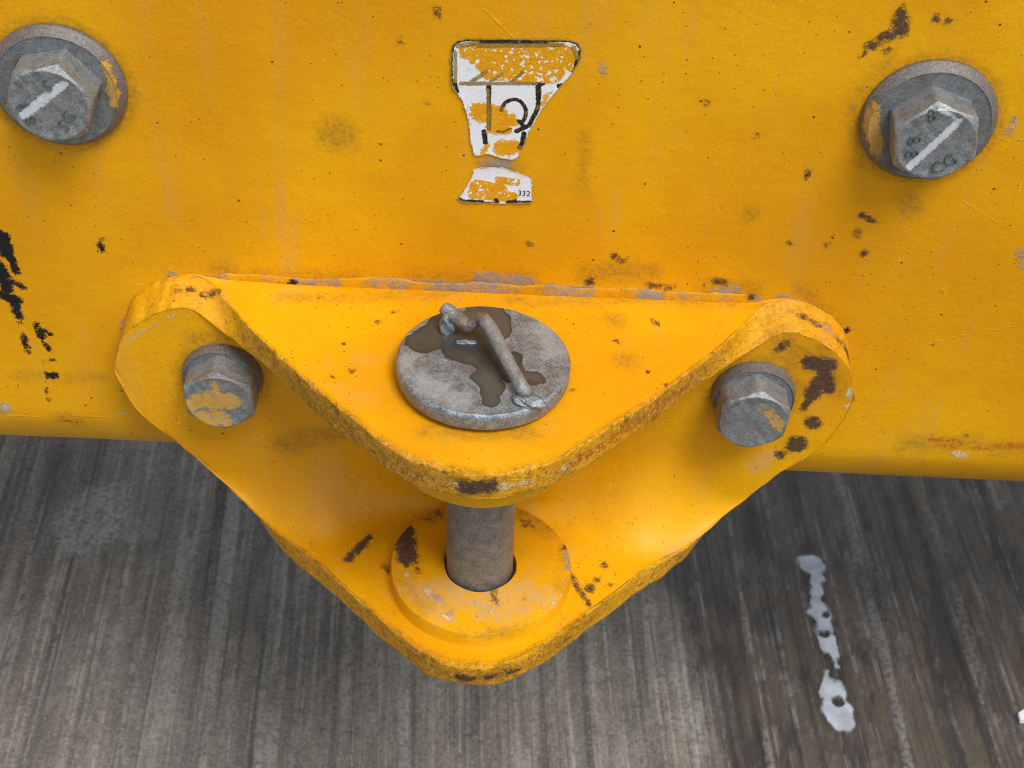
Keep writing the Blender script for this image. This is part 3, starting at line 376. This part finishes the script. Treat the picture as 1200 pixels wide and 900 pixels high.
def inside(Q, poly):
    r = np.zeros(len(Q), bool); p = np.array(poly)
    for i in range(len(p)):
        a, b = p[i-1], p[i]
        with np.errstate(divide='ignore', invalid='ignore'):
            r ^= ((a[1] > Q[:, 1]) != (b[1] > Q[:, 1])) & (Q[:, 0] < (b[0]-a[0])*(Q[:, 1]-a[1])/(b[1]-a[1])+a[0])
    return r
def sticker(name, poly, caps, label, parent):
    p = np.array(poly); st = .36; xs = np.arange(p[:, 0].min()-1, p[:, 0].max()+1, st); zz = np.arange(p[:, 1].min()-1, p[:, 1].max()+1, st)
    A, B = np.meshgrid(xs, zz, indexing='ij'); Q = np.stack([A.ravel(), B.ravel()], -1)
    jx, jz = smooth_noise(*A.shape, 1.6).ravel(), smooth_noise(*A.shape, 1.6).ravel()
    ins = inside(Q+.20*np.stack([jx, jz], -1), poly).reshape(A.shape)
    edges = [(*p[i-1], *p[i], .0) for i in range(len(p))]; ed = 10-seg_sdf2(Q, edges)      # distance to the torn outline in mm
    lift = .00012+.0005*np.exp(-np.maximum(ed, 0)/1.2)*np.clip(.4+.5*smooth_noise(*A.shape, 8).ravel(), 0, 1)
    th = .0002
    idx = -np.ones(A.shape, int); V, F = [], []; n = 0
    cells = ins[:-1, :-1] & ins[1:, :-1] & ins[1:, 1:] & ins[:-1, 1:]
    use = np.zeros(A.shape, bool); use[:-1, :-1] |= cells; use[1:, :-1] |= cells; use[1:, 1:] |= cells; use[:-1, 1:] |= cells
    idx[use] = np.arange(use.sum()); u = use.ravel(); nU = int(use.sum())
    base = np.stack([Q[u, 0]/1000, -.0004-lift[u]-th, Q[u, 1]/1000], -1); back = base.copy(); back[:, 1] += th
    V = np.concatenate([base, back]); ii, jj = np.nonzero(cells); cnt = {}
    for i, j in zip(ii, jj):
        q = [idx[i, j], idx[i+1, j], idx[i+1, j+1], idx[i, j+1]]; F.append(q); F.append([k+nU for k in q[::-1]])
        for a, b in zip(q, q[1:]+q[:1]):
            k = (min(a, b), max(a, b)); cnt[k] = None if k in cnt else (a, b)
    for k, e in cnt.items():
        if e: F.append([e[1], e[0], e[0]+nU, e[1]+nU])
    at = {k: np.tile(seg_sdf2(Q[u], c), 2) for k, c in caps.items()}; at['s_edge'] = np.tile(np.clip(10.6-ed[u], 0, 20), 2)
    return mk(name, V, F, STICK, parent, (p[:, 0].mean()/1000, 0, p[:, 1].min()/1000), at, smooth=40, label=label)
s1 = sticker('warning_sticker', ST['up'], {'s_black': ST['black'], 's_olive': ST['olive'], 's_yel': ST['yel'], 's_speck': ST['speck']}, 'torn white sticker with black line pictogram under flaking yellow paint', body)
s2 = sticker('sticker_scrap', ST['low'], {'s_black': ST['lblack'], 's_speck': ST['speck']}, 'torn off bottom strip of the sticker with a printed number', body)
tk = NT('sticker ink'); INK = tk.done((.02, .02, .05), .6)
v, f = text_mesh('.332', .0042, (STAMP['332'][0]+.0016, STAMP['332'][1]+.0012), -.00088, -1, .00003)
mk('printed_number', v, f, INK, s2, smooth=0)

# ------------------------------------------------------------------ tow hitch bracket: one casting with two lugs and bolted ears
hitch = thing('tow_hitch', 'yellow painted cast tow hitch bracket with two lugs bolted to the machine face', 'tow hitch', (0, 0, -.154))
TA = np.array([(0, -.1324, 0), (.008, -.1319, 0), (.0151, -.1298, 0), (.023, -.1268, 0), (.0305, -.1236, 0), (.0465, -.1112, 0), (.0539, -.1036, 0), (.0638, -.0946, 0), (.0741, -.0836, 0), (.0865, -.0707, 0), (.0954, -.0596, 0), (.1111, -.0418, 0), (.1246, -.0238, 0), (.130, -.0158, .0002), (.137, -.0058, .0008), (.142, -.0016, .0024), (.148, -.0006, .0042), (.155, 0, .0034), (.165, 0, .0002), (.178, 0, -.0085), (.187, 0, -.022), (.1905, 0, -.036), (.1915, 0, -.045)])
TB = np.array([(0, -.1326, -.0150), (.008, -.1321, -.0150), (.0151, -.1300, -.0150), (.023, -.1270, -.0150), (.0305, -.1238, -.0150), (.0465, -.1114, -.015), (.0539, -.1038, -.015), (.0638, -.0948, -.015), (.0741, -.0838, -.015), (.0865, -.0709, -.015), (.0954, -.0600, -.0150), (.1111, -.0425, -.0152), (.1246, -.0290, -.0150), (.130, -.0245, -.0140), (.137, -.0203, -.0112), (.1416, -.0185, -.0080), (.1455, -.018, -.0045), (.150, -.018, -.0028), (.160, -.018, -.0055), (.170, -.018, -.0105), (.180, -.018, -.0185), (.187, -.018, -.028), (.1905, -.018, -.038), (.1915, -.018, -.045)])
TC = np.array([(0, -.1293, -.139), (.006, -.1289, -.139), (.0197, -.1252, -.139), (.0236, -.1222, -.139), (.0352, -.1125, -.139), (.0471, -.1022, -.139), (.0549, -.0936, -.139), (.0717, -.0776, -.139), (.0868, -.0606, -.139), (.0978, -.0520, -.139), (.1072, -.0452, -.1390), (.122, -.0312, -.1379), (.1338, -.0222, -.1318), (.1420, -.0190, -.1249), (.1477, -.018, -.1185), (.1615, -.018, -.0995), (.1755, -.018, -.085), (.183, -.018, -.075), (.188, -.018, -.063), (.1905, -.018, -.053), (.1915, -.018, -.0455)])
TD = np.array([(0, -.1295, -.154), (.006, -.1288, -.154), (.0197, -.1245, -.154), (.0236, -.1220, -.154), (.0352, -.1125, -.154), (.0471, -.1020, -.154), (.0549, -.0932, -.154), (.0717, -.0766, -.154), (.0868, -.0612, -.154), (.0978, -.0520, -.154), (.1072, -.0430, -.154), (.122, -.0230, -.1525), (.1338, -.0080, -.1420), (.1420, -.002, -.1290), (.1477, 0, -.120), (.1615, 0, -.1005), (.1755, 0, -.086), (.183, 0, -.076), (.188, 0, -.064), (.1905, 0, -.054), (.1915, 0, -.0457)])
us = np.linspace(-1, 1, 361); xs = .1915*np.sin(us*math.pi/2)*.35+.1915*us*.65; ax = np.abs(xs)
def tab(T_): return pchip(T_[:, 0], T_[:, 1], ax), pchip(T_[:, 0], T_[:, 2], ax)
(Ay, Az), (By, Bz), (Cy, Cz), (Dy, Dz) = tab(TA), tab(TB), tab(TC), tab(TD)
def gs(v, s):
    k = int(3*s); g = np.exp(-.5*(np.arange(-k, k+1)/s)**2); g /= g.sum(); return np.convolve(np.pad(v, k, 'reflect', reflect_type='odd'), g, 'valid')
Ay, Az, By, Bz, Cy, Cz, Dy, Dz = [gs(q, 4.5) for q in (Ay, Az, By, Bz, Cy, Cz, Dy, Dz)]
sw = np.clip((ax-.035)/.075, 0, 1); ss = sw*sw*(3-2*sw); dep = np.maximum(-.018-Cy, 0); RL = gs(np.minimum(.008+.045*ss, .95*dep), 9); RW = gs(np.minimum(.008+.062*ss, 2.2*dep), 9)
YW = -.018; cols = []; region = None
for i, x in enumerate(xs):
    E_ = 2e-5
    K0 = np.array((0., max(Az[i], 0) if ax[i] < .14 else Az[i]+E_)); A = np.array((min(Ay[i], -E_), Az[i])); B = np.array((min(By[i], YW-E_), Bz[i]))
    P1 = np.array((YW, Bz[i]-E_)); P2 = np.array((YW, min(Cz[i]+E_, Bz[i]-3*E_))); Cc = np.array((min(Cy[i], YW-E_), min(Cz[i], Bz[i]-4*E_))); Dd = np.array((min(Dy[i], -E_), min(Dz[i], Cc[1]-E_))); K5 = np.array((0., Dd[1]+0))
    poly = [K0, A, B, P1, P2, Cc, Dd, K5]
    rad = [0, .0009, .0009, .024, max(RL[i], 1e-5), .0010, .0009, 0]; nr = [1, 4, 4, 12, 16, 4, 4, 1]; ms = [26, 6, 10, 22, 22, 6, 8]
    pts, reg = [], []
    corner = []
    for k in range(8):
        p = poly[k]
        if rad[k] == 0: corner.append([p]); continue
        a, b = poly[k-1]-p, poly[k+1]-p; la, lb = np.linalg.norm(a), np.linalg.norm(b); d = min(rad[k], .45*la, .45*lb)
        if k in (3, 4): d = min(rad[k], .97*(la if k == 3 else lb), .48*(lb if k == 3 else la))
        s, e = p+a/la*d, p+b/lb*d
        if k == 4: s, e = p+a/la*min(max(RW[i], 1e-5), .6*la), p+b/lb*min(max(RL[i], 1e-5), .97*lb)
        w_ = .62 if k in (3, 4) else .8
        corner.append([((1-q)**2*s+2*w_*q*(1-q)*p+q*q*e)/((1-q)**2+2*w_*q*(1-q)+q*q) for q in np.linspace(0, 1, nr[k])])
    for k in range(8):
        pts += corner[k]; reg += [k]*len(corner[k])
        if k < 7:
            a, b = corner[k][-1], corner[k+1][0]
            for q in np.linspace(0, 1, ms[k]+2)[1:-1]: pts.append(a+(b-a)*q); reg.append(k+.5)
    cols.append([(x, p[0], p[1]) for p in pts]); region = reg
V = np.array(cols); n, mm = V.shape[:2]; reg = np.array(region)
bandw = np.where((reg > .9) & (reg < 2.1) | (reg > 4.9) & (reg < 6.1), 1., .16)
for c_ in (1, 2): V[:, :, c_] += (.00036*smooth_noise(n, mm, 2.2)*bandw+.0003*smooth_noise(n, mm, 12))*np.where(reg > .3, 1, 0)*np.where(reg < 6.7, 1, 0)
Vb = V.reshape(-1, 3); F = grid_faces(n, mm, True); F += [list(range(mm)), [(n-1)*mm+j for j in range(mm)]]
at = masks('bracket', Vb)
inb = ((reg > .9) & (reg < 2.1)) | ((reg > 4.9) & (reg < 6.1))
for bx, bz in ((-.1355, -.0465), (.1385, -.0445)):  # painted contact shade and grime round the hitch washers too
    d_ = np.hypot(Vb[:, 0]-bx, Vb[:, 2]-bz)*1000; at['m_grime_shade'] = np.maximum(at['m_grime_shade'], np.where(np.abs(Vb[:, 1]+.018) < .003, np.clip(14-np.abs(d_-21)*1.2, 0, 20), 0))
at['m_band'] = (inb[None, :]*np.clip(1.25-np.clip((ax[:, None]-.10)/.03, 0, 1)*.75, 0, 1)).ravel()
ed = np.full((n, mm), 20.)
for rc in (1, 2, 5, 6):
    cen = V[:, reg == rc].mean(1); ed = np.minimum(ed, np.linalg.norm(V-cen[:, None, :], axis=2)*1000)
at['m_edge'] = np.clip(10.1-ed, 0, 20).ravel()
mk('bracket', Vb, F, PAINT, hitch, attrs=at, smooth=50)
# raised round bosses round the pin hole (lower, top side) and under the upper lug
PC = (.0012, -.0668)
def boss(prof, key, origin_z):
    v, f = lathe(prof, (PC[0], PC[1], 0), 'z', 128); v = np.array(v)
    t_ = np.arctan2(v[:, 1]-PC[1], v[:, 0]-PC[0]); k = 1+.006*np.sin(3*t_+1)+.003*np.sin(7*t_); v[:, 0] = PC[0]+(v[:, 0]-PC[0])*k; v[:, 1] = PC[1]+(v[:, 1]-PC[1])*k
    v[:, 2] += .0002*np.sin(5*t_)
    f = f+[[(len(prof)-1)*128+i, (len(prof)-1)*128+(i+1) % 128, (i+1) % 128, i] for i in range(128)]
    at = masks(key, v); rim = np.array([(PC[0]+.0475*math.cos(q), PC[1]+.0475*math.sin(q), -.1303) for q in np.linspace(0, 2*math.pi, 60)])
    at['m_edge'] = np.clip(10.3-np.min(np.linalg.norm(v[:, None]-rim[None], axis=2), axis=1)*1000+np.where(v[:, 1] < PC[1]+.02, 0, -.3), 0, 20)
    return mk('boss', v, f, PAINT, hitch, (PC[0], PC[1], origin_z), at, smooth=40)
boss([(.0188, -.1395), (.0187, -.1312), (.0191, -.1302), (.026, -.1300), (.033, -.1300), (.040, -.1301), (.0464, -.1301), (.0473, -.1304), (.0477, -.1312), (.0479, -.136), (.0484, -.1395)], 'boss', -.139)
boss([(.0195, -.0155), (.0195, -.040), (.024, -.0408), (.035, -.0408), (.0445, -.0406), (.0462, -.0398), (.0468, -.038), (.0472, -.030), (.0474, -.0155)], 'bracket', -.04)
bolt(hitch, 'boltHL', (-.1355, -.0465), (-.1345, -.0480), YW, .0200, .0145, 93, .0208, .0062, 'hex bolt with dull yellow paint smeared over the lower left of its head', worn=.02)
bolt(hitch, 'boltHR', (.1385, -.0445), (.1370, -.0455), YW, .0203, .0150, 85, .0216, .0070, 'worn hex bolt with a bright yellow paint patch on the right of its head', worn=.035)

# lumpy weld and old filler where the upper lug meets the machine face
def weld():
    nx_, na_ = 420, 16; X_ = np.linspace(-.136, .138, nx_); r1, r2 = smooth_noise(nx_, na_, 2.0), smooth_noise(nx_, 2, 9)[:, 0]
    tp = np.clip(np.minimum(X_+.138, .14-X_)/.02, 0, 1)**.6; VV = []
    for i, x in enumerate(X_):
        hz, hy = (.0030+.0009*r2[i])*tp[i]+.0008, (.00035+.0001*r2[i])*tp[i]+.0002
        for k in range(na_):
            a = 2*math.pi*k/na_; q = 1+.05*r1[i, k]
            VV.append((x, -.0002-hy*math.cos(a)*q, .0016+hz*math.sin(a)*q+(.0000 if abs(x) < .13 else .0005)))
    return np.array(VV), grid_faces(nx_, na_, True)+[list(range(na_)), [(nx_-1)*na_+k for k in range(na_)]]
v, f = weld(); nv = np.interp(v[:, 0], [-.14, -.12, -.1, -.02, .05, .1, .125, .14], [8.5, 9.8, 11, 11.2, 11, 10.4, 9.6, 8])
nv = nv-.9+1.9*np.repeat(smooth_noise(420, 2, 6)[:, 0], 16)
mk('weld_seam', v, f, PAINT, hitch, (0, 0, 0), {'m_mauve': nv, 'm_grime_shade': np.full(len(v), 8.), 'm_rust': masks('panel', v)['m_rust'], 'm_black': masks('panel', v)['m_black']}, smooth=60)

# ------------------------------------------------------------------ hitch pin
pin = thing('hitch_pin', 'grey steel hitch pin with round puddled plate head and bent rod handle', 'hitch pin', (PC[0], PC[1], -.19))
v, f = lathe([(.0001, -.205), (.012, -.205), (.0165, -.199), (.0176, -.196)]+[(.0176+.00012*math.sin(k*2.1), -.194+.0061*k) for k in range(32)]+[(.0176, .003)], (PC[0]-.0004, PC[1], 0), 'z', 80)
mk('shaft', v, f, STEELP, pin, smooth=40)
rd = .0410; DC = (PC[0]-.0010, PC[1]+.0015)
prof = [(.0176, .0020), (rd-.0015, .0020), (rd-.0004, .0026), (rd, .0036), (rd+.0001, .0088), (rd-.0004, .0102), (rd-.0014, .0110)]+[(rd-.0014-(rd-.0014)*q, .0110+.0006*q) for q in np.linspace(.04, .995, 30)]
v, f = lathe(prof, (DC[0], DC[1], 0), 'z', 160); v = np.array(v)
t_ = np.arctan2(v[:, 1]-DC[1], v[:, 0]-DC[0]); k = 1+.004*np.sin(2*t_+.6)+.003*np.sin(5*t_)
v[:, 0] = DC[0]+(v[:, 0]-DC[0])*k; v[:, 1] = DC[1]+(v[:, 1]-DC[1])*k; v[:, 2] += .00012*np.sin(v[:, 0]*400)*np.cos(v[:, 1]*330)-(v[:, 0]-DC[0])*.012
disc = mk('head_plate', v, f, DISCM, pin, (DC[0], DC[1], .002), masks('disc', v), smooth=35)
# bent handle rod
def catmull(P, n):
    P = np.array(P); P = np.vstack([2*P[0]-P[1], P, 2*P[-1]-P[-2]]); out = []
    for i in range(1, len(P)-2):
        for t in np.linspace(0, 1, n, endpoint=False):
            a, b, c, d = P[i-1:i+3]; out.append(.5*((2*b)+(-a+c)*t+(2*a-5*b+4*c-d)*t*t+(-a+3*b-3*c+d)*t**3))
    out.append(P[-2]); return np.array(out)
def tube(P, r, n=20, caps=True):
    P = np.array(P); T = np.gradient(P, axis=0); T /= np.linalg.norm(T, axis=1)[:, None]; V = []; up = np.array((.3, .2, 1.))
    r = np.broadcast_to(r, len(P))
    for p, t, ri in zip(P, T, r):
        a = np.cross(t, up); a /= np.linalg.norm(a); b = np.cross(t, a)
        for k in range(n): V.append(p+ri*(math.cos(2*math.pi*k/n)*a+math.sin(2*math.pi*k/n)*b))
    F = grid_faces(len(P), n, True)
    if caps: F += [list(range(n)), [(len(P)-1)*n+k for k in range(n)]]
    return np.array(V), F
Pth = catmull(ROD, 8); L = len(Pth); rads = .0034+.00022*np.sin(np.linspace(0, 14, L)); rads[0] *= .86; rads[-1] *= .9
v, f = tube(Pth, rads); v = v+.00018*np.sin(v*1500)[:, [1, 2, 0]]
v[:, 2] = np.maximum(v[:, 2], .0112)
hr = mk('handle_rod', v, f, STEEL, pin, (ROD[0][0], ROD[0][1], .0115), {'m_rust': seg_sdf(v, [[*(np.array(ROD[1])*1000), *(np.array(ROD[3])*1000), 6.], [*(np.array(ROD[7])*1000), *(np.array(ROD[7])*1000), 5.]])}, smooth=45)
def lump(c, s, seed):
    bm = bmesh.new(); bmesh.ops.create_icosphere(bm, subdivisions=4, radius=1); r = np.random.default_rng(seed); ph = r.uniform(0, 6, 6)
    V = []
    for q in bm.verts:
        x, y, z = q.co; k = 1+.14*math.sin(3*x+ph[0])*math.sin(3*y+ph[1])+.1*math.sin(6*z+ph[2]+4*x)+.06*math.sin(11*y+ph[3]+7*x)
        V.append((c[0]+s[0]*x*k, c[1]+s[1]*y*k, max(c[2]+s[2]*z*k, .0105)))
    F = [[a.index for a in p.verts] for p in bm.faces]; bm.free(); return V, F
e = ROD[-1]
for c, s, sd in (((-.0178, -.0455, .0140), (.0042, .0042, .0075), 3), ((e[0]+.0025, e[1]-.003, .0118), (.0058, .0042, .0030), 4), ((-.0085, -.0545, .0113), (.0052, .0018, .0014), 5), ((e[0]-.002, e[1]-.001, .0118), (.0048, .0050, .0024), 6)):
    v, f = lump(c, s, sd); mk('weld_bead', v, f, DISCM, pin, c, smooth=0)

# ------------------------------------------------------------------ pale liquid streak and scrap on the wet concrete
t = NT('pale liquid'); nm = t.noise(170, 5, .7); LIQUID = t.done(t.mix(t.ramp(t.noise(60, 3), .35, .65), (.42, .45, .50), (.62, .66, .72)), .12, 0, t.bump(t.noise(90, 2), .0008, .4), .5)
t.put(t.b.inputs['Alpha'], t.mth('MULTIPLY', t.ramp(t.mth('ADD', t.attr('depth'), t.mth('MULTIPLY', t.mth('SUBTRACT', nm, .5), 7)), 0., 4.2), .80))
P = np.array(GD['path'])/1000; P = np.column_stack([P, np.zeros(len(P))]); C_ = catmull(P, 14)
st = .0016; xs = np.arange(C_[:, 0].min()-.03, C_[:, 0].max()+.03, st); ys = np.arange(C_[:, 1].min()-.02, C_[:, 1].max()+.02, st)
A, B = np.meshgrid(xs, ys, indexing='ij'); q = np.stack([A.ravel(), B.ravel()], -1)
d = np.min(np.linalg.norm(q[:, None, :]-C_[None, :, :2], axis=2), axis=1); yy = q[:, 1]
wid = np.interp(yy, [.10, .115, .14, .152, .162, .175, .20, .235, .252, .262, .27], [.0125, .0130, .0115, .0075, .0050, .0085, .0095, .0080, .0062, .0125, .0115])
sd = wid-d+.0017*smooth_noise(*A.shape, 2.0).ravel()
for hx, hy, hr_ in ((.2765, .209, .0022), (.2735, .190, .0016), (.264, .162, .010), (.2790, .148, .005), (.2755, .124, .0018)):
    sd = np.minimum(sd, np.hypot(q[:, 0]-hx, q[:, 1]-hy)-hr_+.0018*smooth_noise(*A.shape, 1.8).ravel())
ins = (sd > 0).reshape(A.shape); cells = ins[:-1, :-1] & ins[1:, :-1] & ins[1:, 1:] & ins[:-1, 1:]
use = np.zeros(A.shape, bool); use[:-1, :-1] |= cells; use[1:, :-1] |= cells; use[1:, 1:] |= cells; use[:-1, 1:] |= cells
idx = -np.ones(A.shape, int); idx[use] = np.arange(use.sum()); u = use.ravel()
zz = GZ+.0022+.0006*np.clip(sd[u]/.004, 0, 1)**.5
Vt = np.concatenate([np.column_stack([q[u], zz]), np.column_stack([q[u], np.full(u.sum(), GZ-.002)])]); nU = int(u.sum()); F = []; cnt = {}
for i, j in zip(*np.nonzero(cells)):
    c = [idx[i, j], idx[i+1, j], idx[i+1, j+1], idx[i, j+1]]; F.append(c)
    for a, b in zip(c, c[1:]+c[:1]):
        k = (min(a, b), max(a, b)); cnt[k] = None if k in cnt else (a, b)
for k, e in cnt.items():
    if e: F.append([e[1], e[0], e[0]+nU, e[1]+nU])
fo = mk('spilled_liquid', Vt, F, LIQUID, None, (.272, .19, GZ), attrs={'depth': np.tile(sd[u]*1000, 2)}, smooth=60)
fo['label'] = 'pale wet streak lying along a groove of the wet concrete'; fo['category'] = 'spill'
t = NT('white scrap'); WS = t.done((.8, .82, .82), .5)
b = GD['bit']; V = []
for k, (dx, dy) in enumerate(((-.004, -.005), (.008, -.006), (.009, .003), (.001, .005), (-.004, .002))):
    V.append((b[0]+dx+.002, b[1]+dy, GZ+.002)); 
for k in range(5): V.append((V[k][0]*1, V[k][1], GZ+.0055+.001*(k % 2)))
F = [[4, 3, 2, 1, 0], [5, 6, 7, 8, 9]]+[[k, (k+1) % 5, (k+1) % 5+5, k+5] for k in range(5)]
ws = mk('plastic_scrap', V, F, WS, None, (b[0], b[1], GZ), smooth=20); ws['label'] = 'tiny white scrap on the wet concrete at the far right'; ws['category'] = 'litter'
